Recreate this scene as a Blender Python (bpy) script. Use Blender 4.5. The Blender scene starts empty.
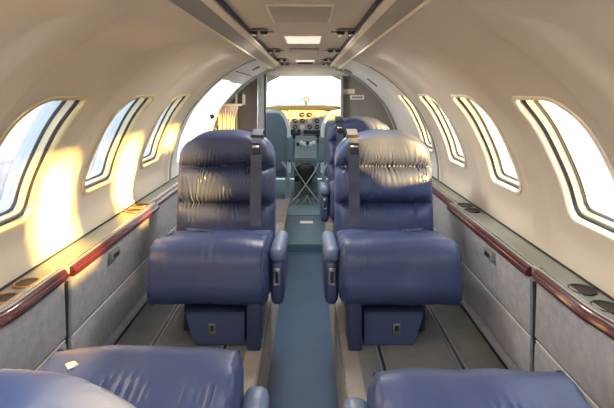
import bpy, bmesh, math, random
from mathutils import Vector, Matrix, noise
random.seed(4)
PI = math.pi
COL = bpy.context.scene.collection
H = 1.20           # eye height over the aisle floor
SF = 0.20          # side floor height

# ------------------------------------------------------------------ materials
def mat(name, col, rough=.5, metal=0., bump=None, var=None, spec=.5, emit=None, coat=0., sheen=0.):
    m = bpy.data.materials.new(name); m.use_nodes = True
    nt = m.node_tree; b = nt.nodes['Principled BSDF']
    b.inputs['Base Color'].default_value = (*col, 1)
    b.inputs['Roughness'].default_value = rough
    b.inputs['Metallic'].default_value = metal
    b.inputs['Specular IOR Level'].default_value = spec
    b.inputs['Coat Weight'].default_value = coat
    b.inputs['Sheen Weight'].default_value = sheen
    tc = nt.nodes.new('ShaderNodeTexCoord')
    if var:                       # (scale, other colour, contrast)
        n = nt.nodes.new('ShaderNodeTexNoise'); n.inputs['Scale'].default_value = var[0]
        n.inputs['Detail'].default_value = 5
        nt.links.new(tc.outputs['Object'], n.inputs['Vector'])
        r = nt.nodes.new('ShaderNodeValToRGB')
        r.color_ramp.elements[0].position = .5 - var[2]; r.color_ramp.elements[1].position = .5 + var[2]
        r.color_ramp.elements[0].color = (*var[1], 1); r.color_ramp.elements[1].color = (*col, 1)
        nt.links.new(n.outputs['Fac'], r.inputs['Fac']); nt.links.new(r.outputs['Color'], b.inputs['Base Color'])
    if bump:                      # (scale, strength, distance)
        n = nt.nodes.new('ShaderNodeTexNoise'); n.inputs['Scale'].default_value = bump[0]
        n.inputs['Detail'].default_value = 4
        nt.links.new(tc.outputs['Object'], n.inputs['Vector'])
        bp = nt.nodes.new('ShaderNodeBump'); bp.inputs['Strength'].default_value = bump[1]
        bp.inputs['Distance'].default_value = bump[2]
        nt.links.new(n.outputs['Fac'], bp.inputs['Height']); nt.links.new(bp.outputs['Normal'], b.inputs['Normal'])
    if emit:
        b.inputs['Emission Color'].default_value = (*emit[0], 1); b.inputs['Emission Strength'].default_value = emit[1]
    return m
M = {}
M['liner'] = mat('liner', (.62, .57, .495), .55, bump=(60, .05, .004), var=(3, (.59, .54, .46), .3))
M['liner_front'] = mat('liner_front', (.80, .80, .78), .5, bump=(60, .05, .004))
M['ceiling'] = mat('ceiling_fabric', (.56, .52, .45), .6, bump=(80, .08, .003))
M['valance'] = mat('valance_face', (.33, .31, .27), .42)
M['cream'] = mat('cream_trim', (.80, .74, .60), .4)
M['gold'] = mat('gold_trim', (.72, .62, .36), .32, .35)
M['dark'] = mat('dark_seal', (.02, .022, .03), .5)
M['black'] = mat('black_plastic', (.015, .015, .018), .4)
M['reveal'] = mat('frame_metal', (.30, .34, .36), .4)
M['reveal_cream'] = mat('reveal_cream', (.52, .47, .34), .4)
M['skin'] = mat('outer_skin', (.75, .76, .78), .4)
M['ledge'] = mat('ledge_laminate', (.29, .31, .265), .38, var=(6, (.25, .27, .23), .3))
M['burgundy'] = mat('burgundy_rail', (.085, .012, .024), .28, coat=.5, var=(14, (.055, .008, .014), .25))
M['copper'] = mat('copper_ring', (.40, .20, .09), .35, .7)
M['cup'] = mat('cup_recess', (.022, .016, .012), .6)
M['fabric'] = mat('panel_fabric', (.33, .34, .375), .9, bump=(220, .5, .004), var=(34, (.24, .25, .285), .22), sheen=.2)
M['fabric_line'] = mat('panel_seam', (.58, .56, .56), .8)
M['carpet'] = mat('grey_carpet', (.155, .152, .15), .95, bump=(260, .7, .006), var=(13, (.105, .105, .105), .2), sheen=.2)
M['carpet_tan'] = mat('taupe_carpet', (.30, .265, .235), .95, bump=(260, .7, .006), var=(17, (.22, .19, .165), .25), sheen=.2)
M['aisle'] = mat('aisle_vinyl', (.017, .066, .155), .5, bump=(180, .2, .002), var=(5, (.011, .048, .115), .3))
M['leather'] = mat('blue_leather', (.046, .068, .165), .42, bump=(90, .16, .003), var=(7, (.038, .056, .14), .3), spec=.40)
M['leather_grey'] = mat('slate_leather', (.050, .064, .125), .42, bump=(90, .16, .003), var=(7, (.04, .052, .105), .3), spec=.36)
M['leather_light'] = mat('light_blue_leather', (.10, .145, .25), .42, bump=(90, .16, .003))
M['navy'] = mat('navy_panel', (.024, .036, .085), .42)
M['drawer'] = mat('drawer_face', (.046, .066, .150), .45)
M['webbing'] = mat('seat_webbing', (.055, .07, .11), .7, bump=(400, .4, .002))
M['chrome'] = mat('brushed_metal', (.62, .62, .62), .25, 1.)
M['grey'] = mat('grey_plastic', (.23, .24, .25), .45)
M['white'] = mat('white_plastic', (.80, .80, .78), .45)
M['brown'] = mat('taupe_partition', (.21, .175, .14), .6, var=(9, (.16, .13, .10), .3))
M['gpart'] = mat('grey_partition', (.24, .23, .21), .65, var=(9, (.2, .19, .18), .3))
M['peach'] = mat('peach_cloth', (.72, .56, .38), .85)
M['teal'] = mat('cockpit_teal', (.14, .21, .24), .5)
M['cleather'] = mat('cockpit_leather', (.14, .20, .25), .5, bump=(70, .1, .003))
M['cpipe'] = mat('cockpit_piping', (.32, .41, .46), .5)
M['pipe_white'] = mat('pale_piping', (.62, .72, .78), .5)
M['step'] = mat('step_vinyl', (.075, .15, .20), .5, bump=(180, .2, .002))
M['panelg'] = mat('instrument_grey', (.34, .34, .30), .5)
M['olive'] = mat('glareshield', (.045, .05, .035), .8)
M['glassy'] = mat('instrument_glass', (.02, .03, .05), .12)
M['apron'] = mat('concrete_apron', (.15, .14, .125), .85, var=(.05, (.125, .12, .11), .12))
M['lens'] = mat('lamp_lens', (.8, .78, .7), .4, emit=((1., .93, .78), .5))

M['apron_mid'] = mat('apron_strip', (.105, .11, .112), .85, var=(.25, (.09, .095, .10), .12))
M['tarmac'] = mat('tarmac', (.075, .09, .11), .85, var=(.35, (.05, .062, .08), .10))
def translucent(name, col):
    m = bpy.data.materials.new(name); m.use_nodes = True
    nt = m.node_tree; nt.nodes.clear()
    o = nt.nodes.new('ShaderNodeOutputMaterial'); t = nt.nodes.new('ShaderNodeBsdfTranslucent')
    g = nt.nodes.new('ShaderNodeBsdfDiffuse'); x = nt.nodes.new('ShaderNodeMixShader')
    t.inputs['Color'].default_value = (*col, 1); g.inputs['Color'].default_value = (*col, 1); x.inputs['Fac'].default_value = .4
    nt.links.new(t.outputs[0], x.inputs[1]); nt.links.new(g.outputs[0], x.inputs[2]); nt.links.new(x.outputs[0], o.inputs[0])
    return m
M['hatch_glow'] = translucent('backlit_hatch_white', (.86, .90, .95))  # made translucent so outside sky brightens the hatch panel to white
def glass(name, tint, gl=.06):
    m = bpy.data.materials.new(name); m.use_nodes = True
    nt = m.node_tree; nt.nodes.clear()
    o = nt.nodes.new('ShaderNodeOutputMaterial'); t = nt.nodes.new('ShaderNodeBsdfTransparent')
    g = nt.nodes.new('ShaderNodeBsdfGlossy'); x = nt.nodes.new('ShaderNodeMixShader')
    t.inputs['Color'].default_value = (*tint, 1); g.inputs['Roughness'].default_value = .03
    x.inputs['Fac'].default_value = gl
    nt.links.new(t.outputs[0], x.inputs[1]); nt.links.new(g.outputs[0], x.inputs[2]); nt.links.new(x.outputs[0], o.inputs[0])
    return m
M['glass'] = glass('acrylic_pane', (.96, .97, .96))

# ------------------------------------------------------------------ object helpers
def obj(name, bm, m, parent=None, smooth=True, loc=None):
    me = bpy.data.meshes.new(name)
    bmesh.ops.recalc_face_normals(bm, faces=bm.faces) if smooth != 'keep' else None
    bm.to_mesh(me); bm.free()
    for p in me.polygons: p.use_smooth = bool(smooth)
    if smooth:
        me.set_sharp_from_angle(angle=math.radians(38))
    ms = m if isinstance(m, (list, tuple)) else [m]
    for k in ms: me.materials.append(k)
    o = bpy.data.objects.new(name, me); COL.objects.link(o)
    if parent is not None: o.parent = parent
    if loc is not None: o.location = loc
    return o
def thing(name, label, cat, loc=(0, 0, 0), group=None, rz=0):
    o = bpy.data.objects.new(name, None); COL.objects.link(o)
    o.empty_display_size = .05
    o.location = loc; o.rotation_euler = (0, 0, rz); o['label'] = label; o['category'] = cat
    if group: o['group'] = group
    return o
def tag(o, label, cat, group=None):
    o['label'] = label; o['category'] = cat
    if group: o['group'] = group
    return o
def struct(o, label=None, cat=None):
    o['kind'] = 'structure'
    if label: o['label'] = label
    if cat: o['category'] = cat
    return o

def add_box(bm, c, s, mi=0, bevel=0., rot=None):
    r = bmesh.ops.create_cube(bm, size=1.)
    vs = r['verts']
    for v in vs: v.co = Vector((v.co.x * s[0], v.co.y * s[1], v.co.z * s[2]))
    es = list({e for v in vs for e in v.link_edges}); fs = list({f for v in vs for f in v.link_faces})
    if bevel:
        r = bmesh.ops.bevel(bm, geom=es, offset=bevel, segments=2, affect='EDGES', profile=.6)
        vs = list({v for f in r['faces'] for v in f.verts} | {v for v in vs if v.is_valid})
        fs = list({f for v in vs for f in v.link_faces})
    R = rot.to_matrix() if rot is not None and hasattr(rot, 'to_matrix') else rot
    for v in vs: v.co = (R @ v.co if R is not None else v.co) + Vector(c)
    for f in fs: f.material_index = mi
    return vs
def box(c, s, bevel=0., rot=None):
    bm = bmesh.new(); add_box(bm, c, s, 0, bevel, rot); return bm
def add_tube(bm, pts, r, n=10, mi=0, cap=True, flat=1.):
    pts = [Vector(p) for p in pts]; rings = []
    up = Vector((0, 0, 1))
    for i, p in enumerate(pts):
        d = (pts[min(i+1, len(pts)-1)] - pts[max(i-1, 0)]).normalized()
        a = d.cross(up)
        if a.length < .05: a = d.cross(Vector((1, 0, 0)))
        a.normalize(); b = a.cross(d).normalized()
        rr = r[i] if isinstance(r, (list, tuple)) else r
        rings.append([bm.verts.new(p + a*math.cos(2*PI*k/n)*rr + b*math.sin(2*PI*k/n)*rr*flat) for k in range(n)])
    for A, B in zip(rings, rings[1:]):
        for k in range(n):
            f = bm.faces.new((A[k], A[(k+1) % n], B[(k+1) % n], B[k])); f.material_index = mi
    if cap:
        for R_ in (rings[0][::-1], rings[-1]):
            f = bm.faces.new(R_); f.material_index = mi
def add_cyl(bm, p0, p1, r0, r1=None, n=20, mi=0):
    add_tube(bm, [p0, p1], [r0, r0 if r1 is None else r1], n, mi)
def add_strip(bm, A, B, closed=False, mi=0):
    n = len(A)
    for k in range(n if closed else n-1):
        j = (k+1) % n
        f = bm.faces.new((A[k], A[j], B[j], B[k])); f.material_index = mi
def sweep(bm, path, prof, mi=0, cap=True):
    """prof: list of (x,z) closed loop; path: function/station list of (dx, y, dz, sx)"""
    rings = []
    for (dx, y, dz, sx) in path:
        rings.append([bm.verts.new((dx + sx*p[0], y, dz + p[1])) for p in prof])
    for A, B in zip(rings, rings[1:]): add_strip(bm, A, B, True, mi)
    if cap:
        bm.faces.new(rings[0][::-1]).material_index = mi; bm.faces.new(rings[-1]).material_index = mi

def rbox(size, r, step=.012, deform=None):
    """rounded box centred on 0, dense enough to be shaped by deform(p, n)->p"""
    bm = bmesh.new(); h = [s/2 for s in size]
    rr = r if isinstance(r, (tuple, list)) else (r, r, r)
    rr = [min(a, b*.999) for a, b in zip(rr, h)]
    n = [max(4, int(round(s/step))) for s in size]
    cache = {}
    def V(i, j, k):
        key = (i, j, k)
        if key not in cache:
            p = [-h[0]+size[0]*i/n[0], -h[1]+size[1]*j/n[1], -h[2]+size[2]*k/n[2]]
            c = [max(-h[a]+rr[a], min(h[a]-rr[a], p[a])) for a in range(3)]
            d = Vector([(p[a]-c[a])/rr[a] for a in range(3)])
            if d.length > 0:
                d.normalize()
            q = Vector([c[a]+d[a]*rr[a] for a in range(3)])
            nn = Vector([d[a]/rr[a] for a in range(3)])
            if nn.length > 0: nn.normalize()
            if deform: q = deform(q, nn)
            cache[key] = bm.verts.new(q)
        return cache[key]
    def face(a, b, c, d):
        bm.faces.new((a, b, c, d))
    for i in range(n[0]):
        for j in range(n[1]):
            for k in (0, n[2]): face(V(i, j, k), V(i+1, j, k), V(i+1, j+1, k), V(i, j+1, k))
    for i in range(n[0]):
        for k in range(n[2]):
            for j in (0, n[1]): face(V(i, j, k), V(i+1, j, k), V(i+1, j, k+1), V(i, j, k+1))
    for j in range(n[1]):
        for k in range(n[2]):
            for i in (0, n[0]): face(V(i, j, k), V(i, j+1, k), V(i, j+1, k+1), V(i, j, k+1))
    return bm

# ------------------------------------------------------------------ cabin cross-section
KP = [(.275, 1.417), (.36, 1.390), (.48, 1.325), (.585, 1.242), (.658, 1.168), (.730, 1.08), (.778, .99), (.820, .89), (.841, .80), (.851, .72), (.853, .62)]
def catmull(P, per=14):
    out = []
    Q = [(2*P[0][0]-P[1][0], 2*P[0][1]-P[1][1])] + P + [(2*P[-1][0]-P[-2][0], 2*P[-1][1]-P[-2][1])]
    for i in range(1, len(Q)-2):
        for k in range(per):
            t = k/per; t2 = t*t; t3 = t2*t
            out.append(tuple(.5*((2*Q[i][a]) + (-Q[i-1][a]+Q[i+1][a])*t + (2*Q[i-1][a]-5*Q[i][a]+4*Q[i+1][a]-Q[i+2][a])*t2 + (-Q[i-1][a]+3*Q[i][a]-3*Q[i+1][a]+Q[i+2][a])*t3) for a in (0, 1)))
    out.append(P[-1]); return out
PR = catmull(KP)
# light smoothing
for _ in range(12):
    PR = [PR[0]] + [tuple((PR[i-1][a]+2*PR[i][a]+PR[i+1][a])/4 for a in (0, 1)) for i in range(1, len(PR)-1)] + [PR[-1]]
ARC = [0.]
for a, b in zip(PR, PR[1:]): ARC.append(ARC[-1] + math.dist(a, b))
AT = ARC[-1]
def prof(a):
    a = max(0, min(AT-1e-6, a)); lo = 0; hi = len(ARC)-1
    while hi-lo > 1:
        m = (lo+hi)//2
        if ARC[m] <= a: lo = m
        else: hi = m
    t = (a-ARC[lo])/(ARC[hi]-ARC[lo])
    def nrm(i):
        p = PR[max(0, i-1)]; q = PR[min(len(PR)-1, i+1)]
        dx, dz = q[0]-p[0], q[1]-p[1]; l = math.hypot(dx, dz); return (-dz/l, dx/l)
    n0, n1 = nrm(lo), nrm(hi)
    return (PR[lo][0]*(1-t)+PR[hi][0]*t, PR[lo][1]*(1-t)+PR[hi][1]*t, n0[0]*(1-t)+n1[0]*t, n0[1]*(1-t)+n1[1]*t)
def arc_at_z(z):
    for i in range(len(PR)-1):
        if PR[i][1] >= z >= PR[i+1][1]:
            return ARC[i] + (ARC[i+1]-ARC[i])*(PR[i][1]-z)/max(1e-9, PR[i][1]-PR[i+1][1])
    return AT
PITCH = .68; FW = 1.59; HW = .160
WC = [FW - HW + PITCH*k for k in range(-3, 4)]      # window centres, -.61 ... 3.47
A0, A1 = arc_at_z(1.165), arc_at_z(.800)
WA, WH = (A0+A1)/2, (A1-A0)/2
def sm(t): t = max(0., min(1., t)); return t*t*(3-2*t)
def bay(y, a):
    b = 0.
    for c in WC: b = max(b, sm((.285-abs(y-c))/.075))
    fade = sm((a-.10)/.16) * (1 - sm((a-AT+.12)/.10))
    return .020*b*fade - .0*fade
def surf(s, y, a, d=0., flat=False):
    x, z, nx, nz = prof(a)
    dd = d + (0 if flat else bay(y, a))
    return Vector((s*(x+nx*dd), y, z+nz*dd))

def rr_outline(ang, hw, ha, rt, rb):
    """ray from centre at angle to a rounded rect (u along y, v along a, v<0 is up)"""
    cu, cv = math.cos(ang), math.sin(ang)
    lo, hi = 0., 1.
    def inside(u, v):
        if abs(u) > hw or abs(v) > ha: return False
        r = (rt if u < 0 else rt*.40) if v < 0 else (rb*.9 if u < 0 else rb*.62)
        if abs(u) > hw-r and abs(v) > ha-r:
            return math.hypot(abs(u)-hw+r, abs(v)-ha+r) <= r
        return True
    for _ in range(30):
        m = (lo+hi)/2
        if inside(cu*m, cv*m): lo = m
        else: hi = m
    return cu*lo, cv*lo
NA = 80
def wall_cell(bm, s, y0, y1, c, d, inset, mi=0):
    U0, U1 = y0-c, y1-c; V0, V1 = -WA, AT-WA
    angs = [2*PI*k/NA for k in range(NA)] + [math.atan2(v, u) % (2*PI) for u in (U0, U1) for v in (V0, V1)]
    # extra rays on the long upper edge
    angs = sorted(set(round(a, 6) for a in angs))
    def rect(a):
        cu, cv = math.cos(a), math.sin(a); t = 1e9
        if cu > 1e-9: t = min(t, U1/cu)
        if cu < -1e-9: t = min(t, U0/cu)
        if cv > 1e-9: t = min(t, V1/cv)
        if cv < -1e-9: t = min(t, V0/cv)
        return cu*t, cv*t
    K = 16; rings = []
    for k in range(K+1):
        t = k/K; ring = []
        for a in angs:
            u0, v0 = rr_outline(a, HW+inset, WH+inset, .095+inset, .060+inset); u1, v1 = rect(a)
            u, v = u0+(u1-u0)*t, v0+(v1-v0)*t
            ring.append(bm.verts.new(surf(s, c+u, WA+v, d)))
        rings.append(ring)
    for A, B in zip(rings, rings[1:]): add_strip(bm, A, B, True, mi)
def wall_plain(bm, s, y0, y1, d, mi=0, ny=None, a0=0., a1=None):
    a1 = AT if a1 is None else a1
    ny = ny or max(2, int((y1-y0)/.04)); na = 40
    g = [[bm.verts.new(surf(s, y0+(y1-y0)*i/ny, a0+(a1-a0)*j/na, d)) for j in range(na+1)] for i in range(ny+1)]
    for A, B in zip(g, g[1:]): add_strip(bm, A, B, False, mi)
YB, YC = -1.5, 4.70
HY0, HY1, HA0, HA1 = 3.36, 4.36, arc_at_z(1.285), arc_at_z(.70)      # exit hatch opening, left side, cut through so sky backlights the panel
SEAM = 3.17
def build_wall(s, name, lab):
    bm = bmesh.new()
    wins = WC if s > 0 else WC[:-1]
    if s < 0: wins = [c for c in wins if c > -.4]
    segs = []
    y = YB
    if s < 0: y = wins[0]-.34
    for c in wins:
        if c-.34 > y+1e-4: segs.append((y, c-.34, None))
        segs.append((max(y, c-.34), c+.34, c)); y = c+.34
    if y < YC: segs.append((y, YC, None))
    for (a, b, c) in segs:
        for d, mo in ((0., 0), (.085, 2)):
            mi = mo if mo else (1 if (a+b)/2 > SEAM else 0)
            if c is None and s < 0 and b > 4:
                wall_plain(bm, s, a, HY0, d, mi); wall_plain(bm, s, HY1, b, d, mi)
                wall_plain(bm, s, HY0, HY1, d, mi, None, 0., HA0); wall_plain(bm, s, HY0, HY1, d, mi, None, HA1, AT)
            elif c is None: wall_plain(bm, s, a, b, d, mi)
            else: wall_cell(bm, s, a, b, c, d, 0. if d == 0 else -.004, mi)
    if s < 0:   # door jamb closing the liner at the unseen aft entry, left open to let light in
        y = wins[0]-.34; na = 40
        A = [bm.verts.new(surf(s, y, AT*j/na, 0)) for j in range(na+1)]; B = [bm.verts.new(surf(s, y, AT*j/na, .085)) for j in range(na+1)]
        add_strip(bm, A, B, False, 0)
    struct(obj(name, bm, [M['liner'], M['liner_front'], M['skin']]), lab, 'wall')
    return wins
winsR = build_wall(1, 'wall_right', 'beige curved cabin wall on the right with large windows')
winsL = build_wall(-1, 'wall_left', 'warm beige curved cabin wall on the left with scalloped window bays')

def ringmesh(s, c, steps, n=72):
    """steps: list of (inset, depth): positive inset grows the outline; joined strips"""
    bm = bmesh.new(); rings = []
    for ins, d in steps:
        ring = []
        for k in range(n):
            a = 2*PI*k/n
            u, v = rr_outline(a, HW+ins, WH+ins, max(.02, .095+ins), max(.02, .060+ins))
            ring.append(bm.verts.new(surf(s, c+u, WA+v, d)))
        rings.append(ring)
    for A, B in zip(rings, rings[1:]): add_strip(bm, A, B, True)
    return bm
wn = 0
for s, wins in ((-1, winsL), (1, winsR)):
    for i, c in enumerate(wins):
        wn += 1
        side = 'left' if s < 0 else 'right'
        w = thing(f'window_{wn}', f'oblong cabin window in the {side} wall', 'window', surf(s, c, WA, 0)); w['kind'] = 'structure'
        inv = Matrix.Translation(-w.location)
        def part(nm, steps, m, lab=None):
            bm = ringmesh(s, c, steps); bmesh.ops.transform(bm, matrix=inv, verts=bm.verts)
            o = obj(nm, bm, m, w)
            if lab: o['label'] = lab
            return o
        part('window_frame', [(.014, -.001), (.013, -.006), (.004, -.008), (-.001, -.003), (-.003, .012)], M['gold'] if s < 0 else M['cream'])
        part('window_seal', [(-.003, .012), (-.008, .013), (-.009, .020)], M['dark'], 'dark rubber seal')
        part('window_reveal', [(-.009, .020), (-.014, .021), (-.017, .040)], M['reveal_cream'])
        part('pane_seal', [(-.017, .040), (-.020, .041), (-.021, .048)], M['dark'], 'dark rubber seal')
        part('inner_reveal', [(-.021, .048), (-.023, .049), (-.020, .088)], M['reveal'])
        # pane: fan grid
        bm = bmesh.new(); rings = []
        for t in (0.02, .25, .5, .75, 1.):
            ring = []
            for k in range(48):
                a = 2*PI*k/48; u, v = rr_outline(a, HW-.022, WH-.022, .073, .038)
                ring.append(bm.verts.new(surf(s, c+u*t, WA+v*t, .056) + inv.translation))
            rings.append(ring)
        for A, B in zip(rings, rings[1:]): add_strip(bm, A, B, True)
        bm.faces.new(rings[0])
        obj('window_pane', bm, M['glass'], w)

# seam ring where the forward liner begins, both sides, and arch at the bulkhead
def arch(name, y0, y1, dins, m, lab, half=None, z_top=1.46):
    bm = bmesh.new()
    pts = []
    na = 36
    L = [(-1, AT*j/na) for j in range(na, -1, -1)]; R = [(1, AT*j/na) for j in range(na+1)]
    def P(sa, y, d):
        return surf(sa[0], y, sa[1], d)
    seq = L + R
    rows = []
    for (y, d) in ((y0, .004), (y0, -dins), (y1, -dins), (y1, .004)):
        rows.append([bm.verts.new(P(q, y, d)) for q in seq])
    for A, B in zip(rows, rows[1:]): add_strip(bm, A, B)
    return struct(obj(name, bm, m), lab, 'trim')
def half_arch(name, s, y0, y1, dins, m, lab, a0=0., a1=None):
    bm = bmesh.new(); rows = []; na = 36; a1 = AT if a1 is None else a1
    for (y, d) in ((y0, .004), (y0, -dins), (y1, -dins), (y1, .004)):
        rows.append([bm.verts.new(surf(s, y, a0+(a1-a0)*j/na, d)) for j in range(na+1)])
    for A, B in zip(rows, rows[1:]): add_strip(bm, A, B)
    return struct(obj(name, bm, m), lab, 'trim')
half_arch('trim_1', 1, SEAM-.012, SEAM+.012, .006, M['ledge'], 'thin grey joint strip arching up the right wall before the forward section')
half_arch('trim_2', -1, SEAM-.012, SEAM+.012, .006, M['ledge'], 'thin joint strip arching up the left wall before the forward section')
half_arch('trim_3', -1, 4.50, 4.60, .016, M['cream'], 'pale left arch framing the cockpit bulkhead')
half_arch('trim_4', 1, 4.50, 4.60, .016, M['cream'], 'pale right arch framing the cockpit bulkhead')
half_arch('trim_13', -1, 4.485, 4.50, .024, M['grey'], 'dark edge of the left bulkhead arch')
half_arch('trim_14', 1, 4.485, 4.50, .024, M['grey'], 'dark edge of the right bulkhead arch')

# ------------------------------------------------------------------ ceiling
bm = bmesh.new(); n = 16; rows = []
for y in (YB, 0, 1.0, 2.0, 3.0, 4.0, 4.7):
    rows.append([bm.verts.new((-.26+.52*k/n, y, 1.452+.012*(1-((k-n/2)/(n/2))**2))) for k in range(n+1)])
for A, B in zip(rows, rows[1:]): add_strip(bm, A, B)
struct(obj('ceiling', bm, M['ceiling']), 'flat grey beige cabin ceiling between the two overhead rails', 'ceiling')
bm = bmesh.new()  # outer skin over the crown
rows = []
for y in (YB, 4.7): rows.append([bm.verts.new((-.36+.72*k/n, y, 1.49+.05*(1-((k-n/2)/(n/2))**2))) for k in range(n+1)])
add_strip(bm, rows[0], rows[1]); struct(obj('roof', bm, M['skin']), 'outer skin over the cabin', 'roof')
tn = 5
for s, sd in ((-1, 'left'), (1, 'right')):
    v = thing('overhead_rail', f'grey overhead rail with pale lip along the {sd} side of the ceiling', 'rail', (s*.25, 1.6, 1.43))
    def vpart(nm, loop, m):
        bm = bmesh.new(); sweep(bm, [(s*.25-v.location.x, YB-v.location.y, -v.location.z, s), (s*.25-v.location.x, 4.68-v.location.y, -v.location.z, s)], [(x-.25, z) for x, z in loop])
        return obj(nm, bm, m, v)
    vpart('rail_face', [(.243, 1.432), (.288, 1.406), (.292, 1.412), (.292, 1.425), (.246, 1.446)], M['valance'])
    vpart('outer_lip', [(.288, 1.405), (.293, 1.400), (.297, 1.402), (.293, 1.414)], M['cream'])
    vpart('inner_lip', [(.222, 1.436), (.244, 1.429), (.247, 1.434), (.244, 1.447), (.224, 1.447)], M['cream'])
    vpart('groove', [(.212, 1.447), (.222, 1.444), (.222, 1.457), (.212, 1.457)], M['dark'])
def ceil_panel(y0, y1, w, m, nm, lab, cat, z=1.4625):
    t = thing(nm, lab, cat, (0, (y0+y1)/2, z))
    bm = bmesh.new(); add_box(bm, (0, 0, -.001), (w, y1-y0, .010), 0, .003)
    obj('panel', bm, m, t)
    bm = bmesh.new(); e = .006
    for sx in (-1, 1): add_box(bm, (sx*(w/2+e/2+.0005), 0, .000), (e, y1-y0+2*e, .012))
    for sy in (-1, 1): add_box(bm, (0, sy*((y1-y0)/2+e/2+.0005), .000), (w, e, .012))
    obj('panel_edge', bm, M['cream'] if m != M['ceiling'] else M['valance'], t)
    return t
mp = mat('ceiling_hatch', (.40, .375, .32), .55)
ceil_panel(1.50, 1.85, .195, mp, 'ceiling_hatch', 'grey rectangular ceiling hatch nearest the camera', 'hatch')
ceil_panel(2.30, 2.66, .168, M['lens'], 'ceiling_light', 'bright rectangular ceiling light behind the nearest hatch', 'light')
ceil_panel(3.02, 3.34, .168, M['ceiling'], 'ceiling_hatch', 'plain beige hatch beyond the bright ceiling light', 'hatch')
ceil_panel(4.02, 4.28, .15, M['lens'], 'ceiling_light', 'far small ceiling light close to the cockpit', 'light')
ceil_panel(.15, .50, .168, M['lens'], 'ceiling_light', 'added unseen fill light in the ceiling over the camera', 'light')  # this panel and the next are out of view, added for fill
ceil_panel(-.95, -.60, .168, M['lens'], 'ceiling_light', 'added unseen fill light in the ceiling at the rear of the cabin', 'light')
tag(obj('air_slot', box((0, 4.42, 1.455), (.13, .05, .014), .003), M['dark']), 'dark narrow air slot in the ceiling just before the cockpit', 'vent')
# air vents + reading lights
VY = [2.04, 2.96, 3.80, 4.33, .9]
wd = ['nearest', 'second', 'third', 'farthest', 'unseen rearmost']
for s, sd in ((-1, 'left'), (1, 'right')):
    for i, y in enumerate(VY[:4]):
        t = thing('air_vent', f'{wd[i]} dark twin nozzle air vent on the {sd} of the ceiling', 'vent', (s*.178, y, 1.452), 'air vents along the ceiling')
        bm = rbox((.085, .062, .012), (.030, .030, .005), .006); obj('vent_plate', bm, M['grey'], t)
        for dx, r, m, nm in ((-.02, .017, 'black', 'nozzle'), (.022, .015, 'black', 'nozzle')):
            bm = bmesh.new(); add_tube(bm, [(dx, 0, -.004), (dx, 0, -.014), (dx, 0, -.018)], [r, r, r*.7], 18)
            nz = obj(nm, bm, M[m], t)
            bm = bmesh.new(); add_tube(bm, [(dx, 0, -.016), (dx, 0, -.024)], [r*.55, r*.45], 14)
            obj('nozzle_tip', bm, M['chrome'], nz)
        bm = bmesh.new(); add_box(bm, (-s*.046, 0, -.007), (.03, .006, .004), 0, .001); obj('lever', bm, M['black'], t)

# ------------------------------------------------------------------ floor
bm = bmesh.new()
for s in (-1, 1):
    prof_f = [(.150, SF), (.765, SF), (.765, SF-.02), (.148, SF-.02)]
    sweep(bm, [(0, YB, 0, s), (0, 4.69, 0, s)], prof_f)
struct(obj('floor', bm, M['carpet'], smooth=False), 'dark grey carpeted side floor under the seats', 'floor')
bm = bmesh.new()
add_box(bm, (0, 1.15, -.01), (.40, 5.3, .02)); struct(obj('floor', bm, M['aisle'], smooth=False), 'blue recessed aisle floor', 'floor')
for s, sd in ((-1, 'left'), (1, 'right')):
    bm = bmesh.new()
    sweep(bm, [(0, YB, 0, s), (0, 3.8, 0, s)], [(.141, 0), (.146, SF-.03), (.150, SF-.008), (.157, SF+.004), (.20, SF+.006), (.215, SF+.001), (.215, SF-.03), (.155, SF-.03), (.155, 0)])
    struct(obj('trim_%d' % (tn), bm, M['carpet_tan']), f'taupe carpet edge of the {sd} side floor along the aisle', 'trim'); tn += 1
# forward raised platform
bm = bmesh.new(); add_box(bm, (0, 4.25, .0225), (.76, .90, .045), 0, .006); 
struct(obj('trim_9', bm, M['step'], smooth=False), 'blue raised step at the cockpit entrance', 'step')
bm = bmesh.new()
add_box(bm, (0, 5.6, .045), (1.6, 1.9, .02)); struct(obj('floor', bm, M['teal'], smooth=False), 'cockpit floor', 'floor')
t = tag(obj('floor_placard', box((.01, 4.43, .0465), (.115, .075, .003)), M['white'], smooth=False), 'small white placard on the blue step before the cockpit', 'placard')
# seat tracks
for s, sd in ((-1, 'left'), (1, 'right')):
    for x0, w_ in ((.585, 'outer'), (.30, 'inner')):
        t = thing('seat_track', f'{w_} metal seat track in the {sd} side floor', 'track', (s*x0, 1.3, SF), None)
        bm = bmesh.new()
        for q in (-1, 1): add_box(bm, (q*.009, 0, .003), (.006, 4.4, .006), 0, .001)
        obj('track_rail', bm, M['grey'], t)
        obj('track_slot', box((0, 0, .0015), (.012, 4.4, .003)), M['dark'], t, smooth=False)

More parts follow.
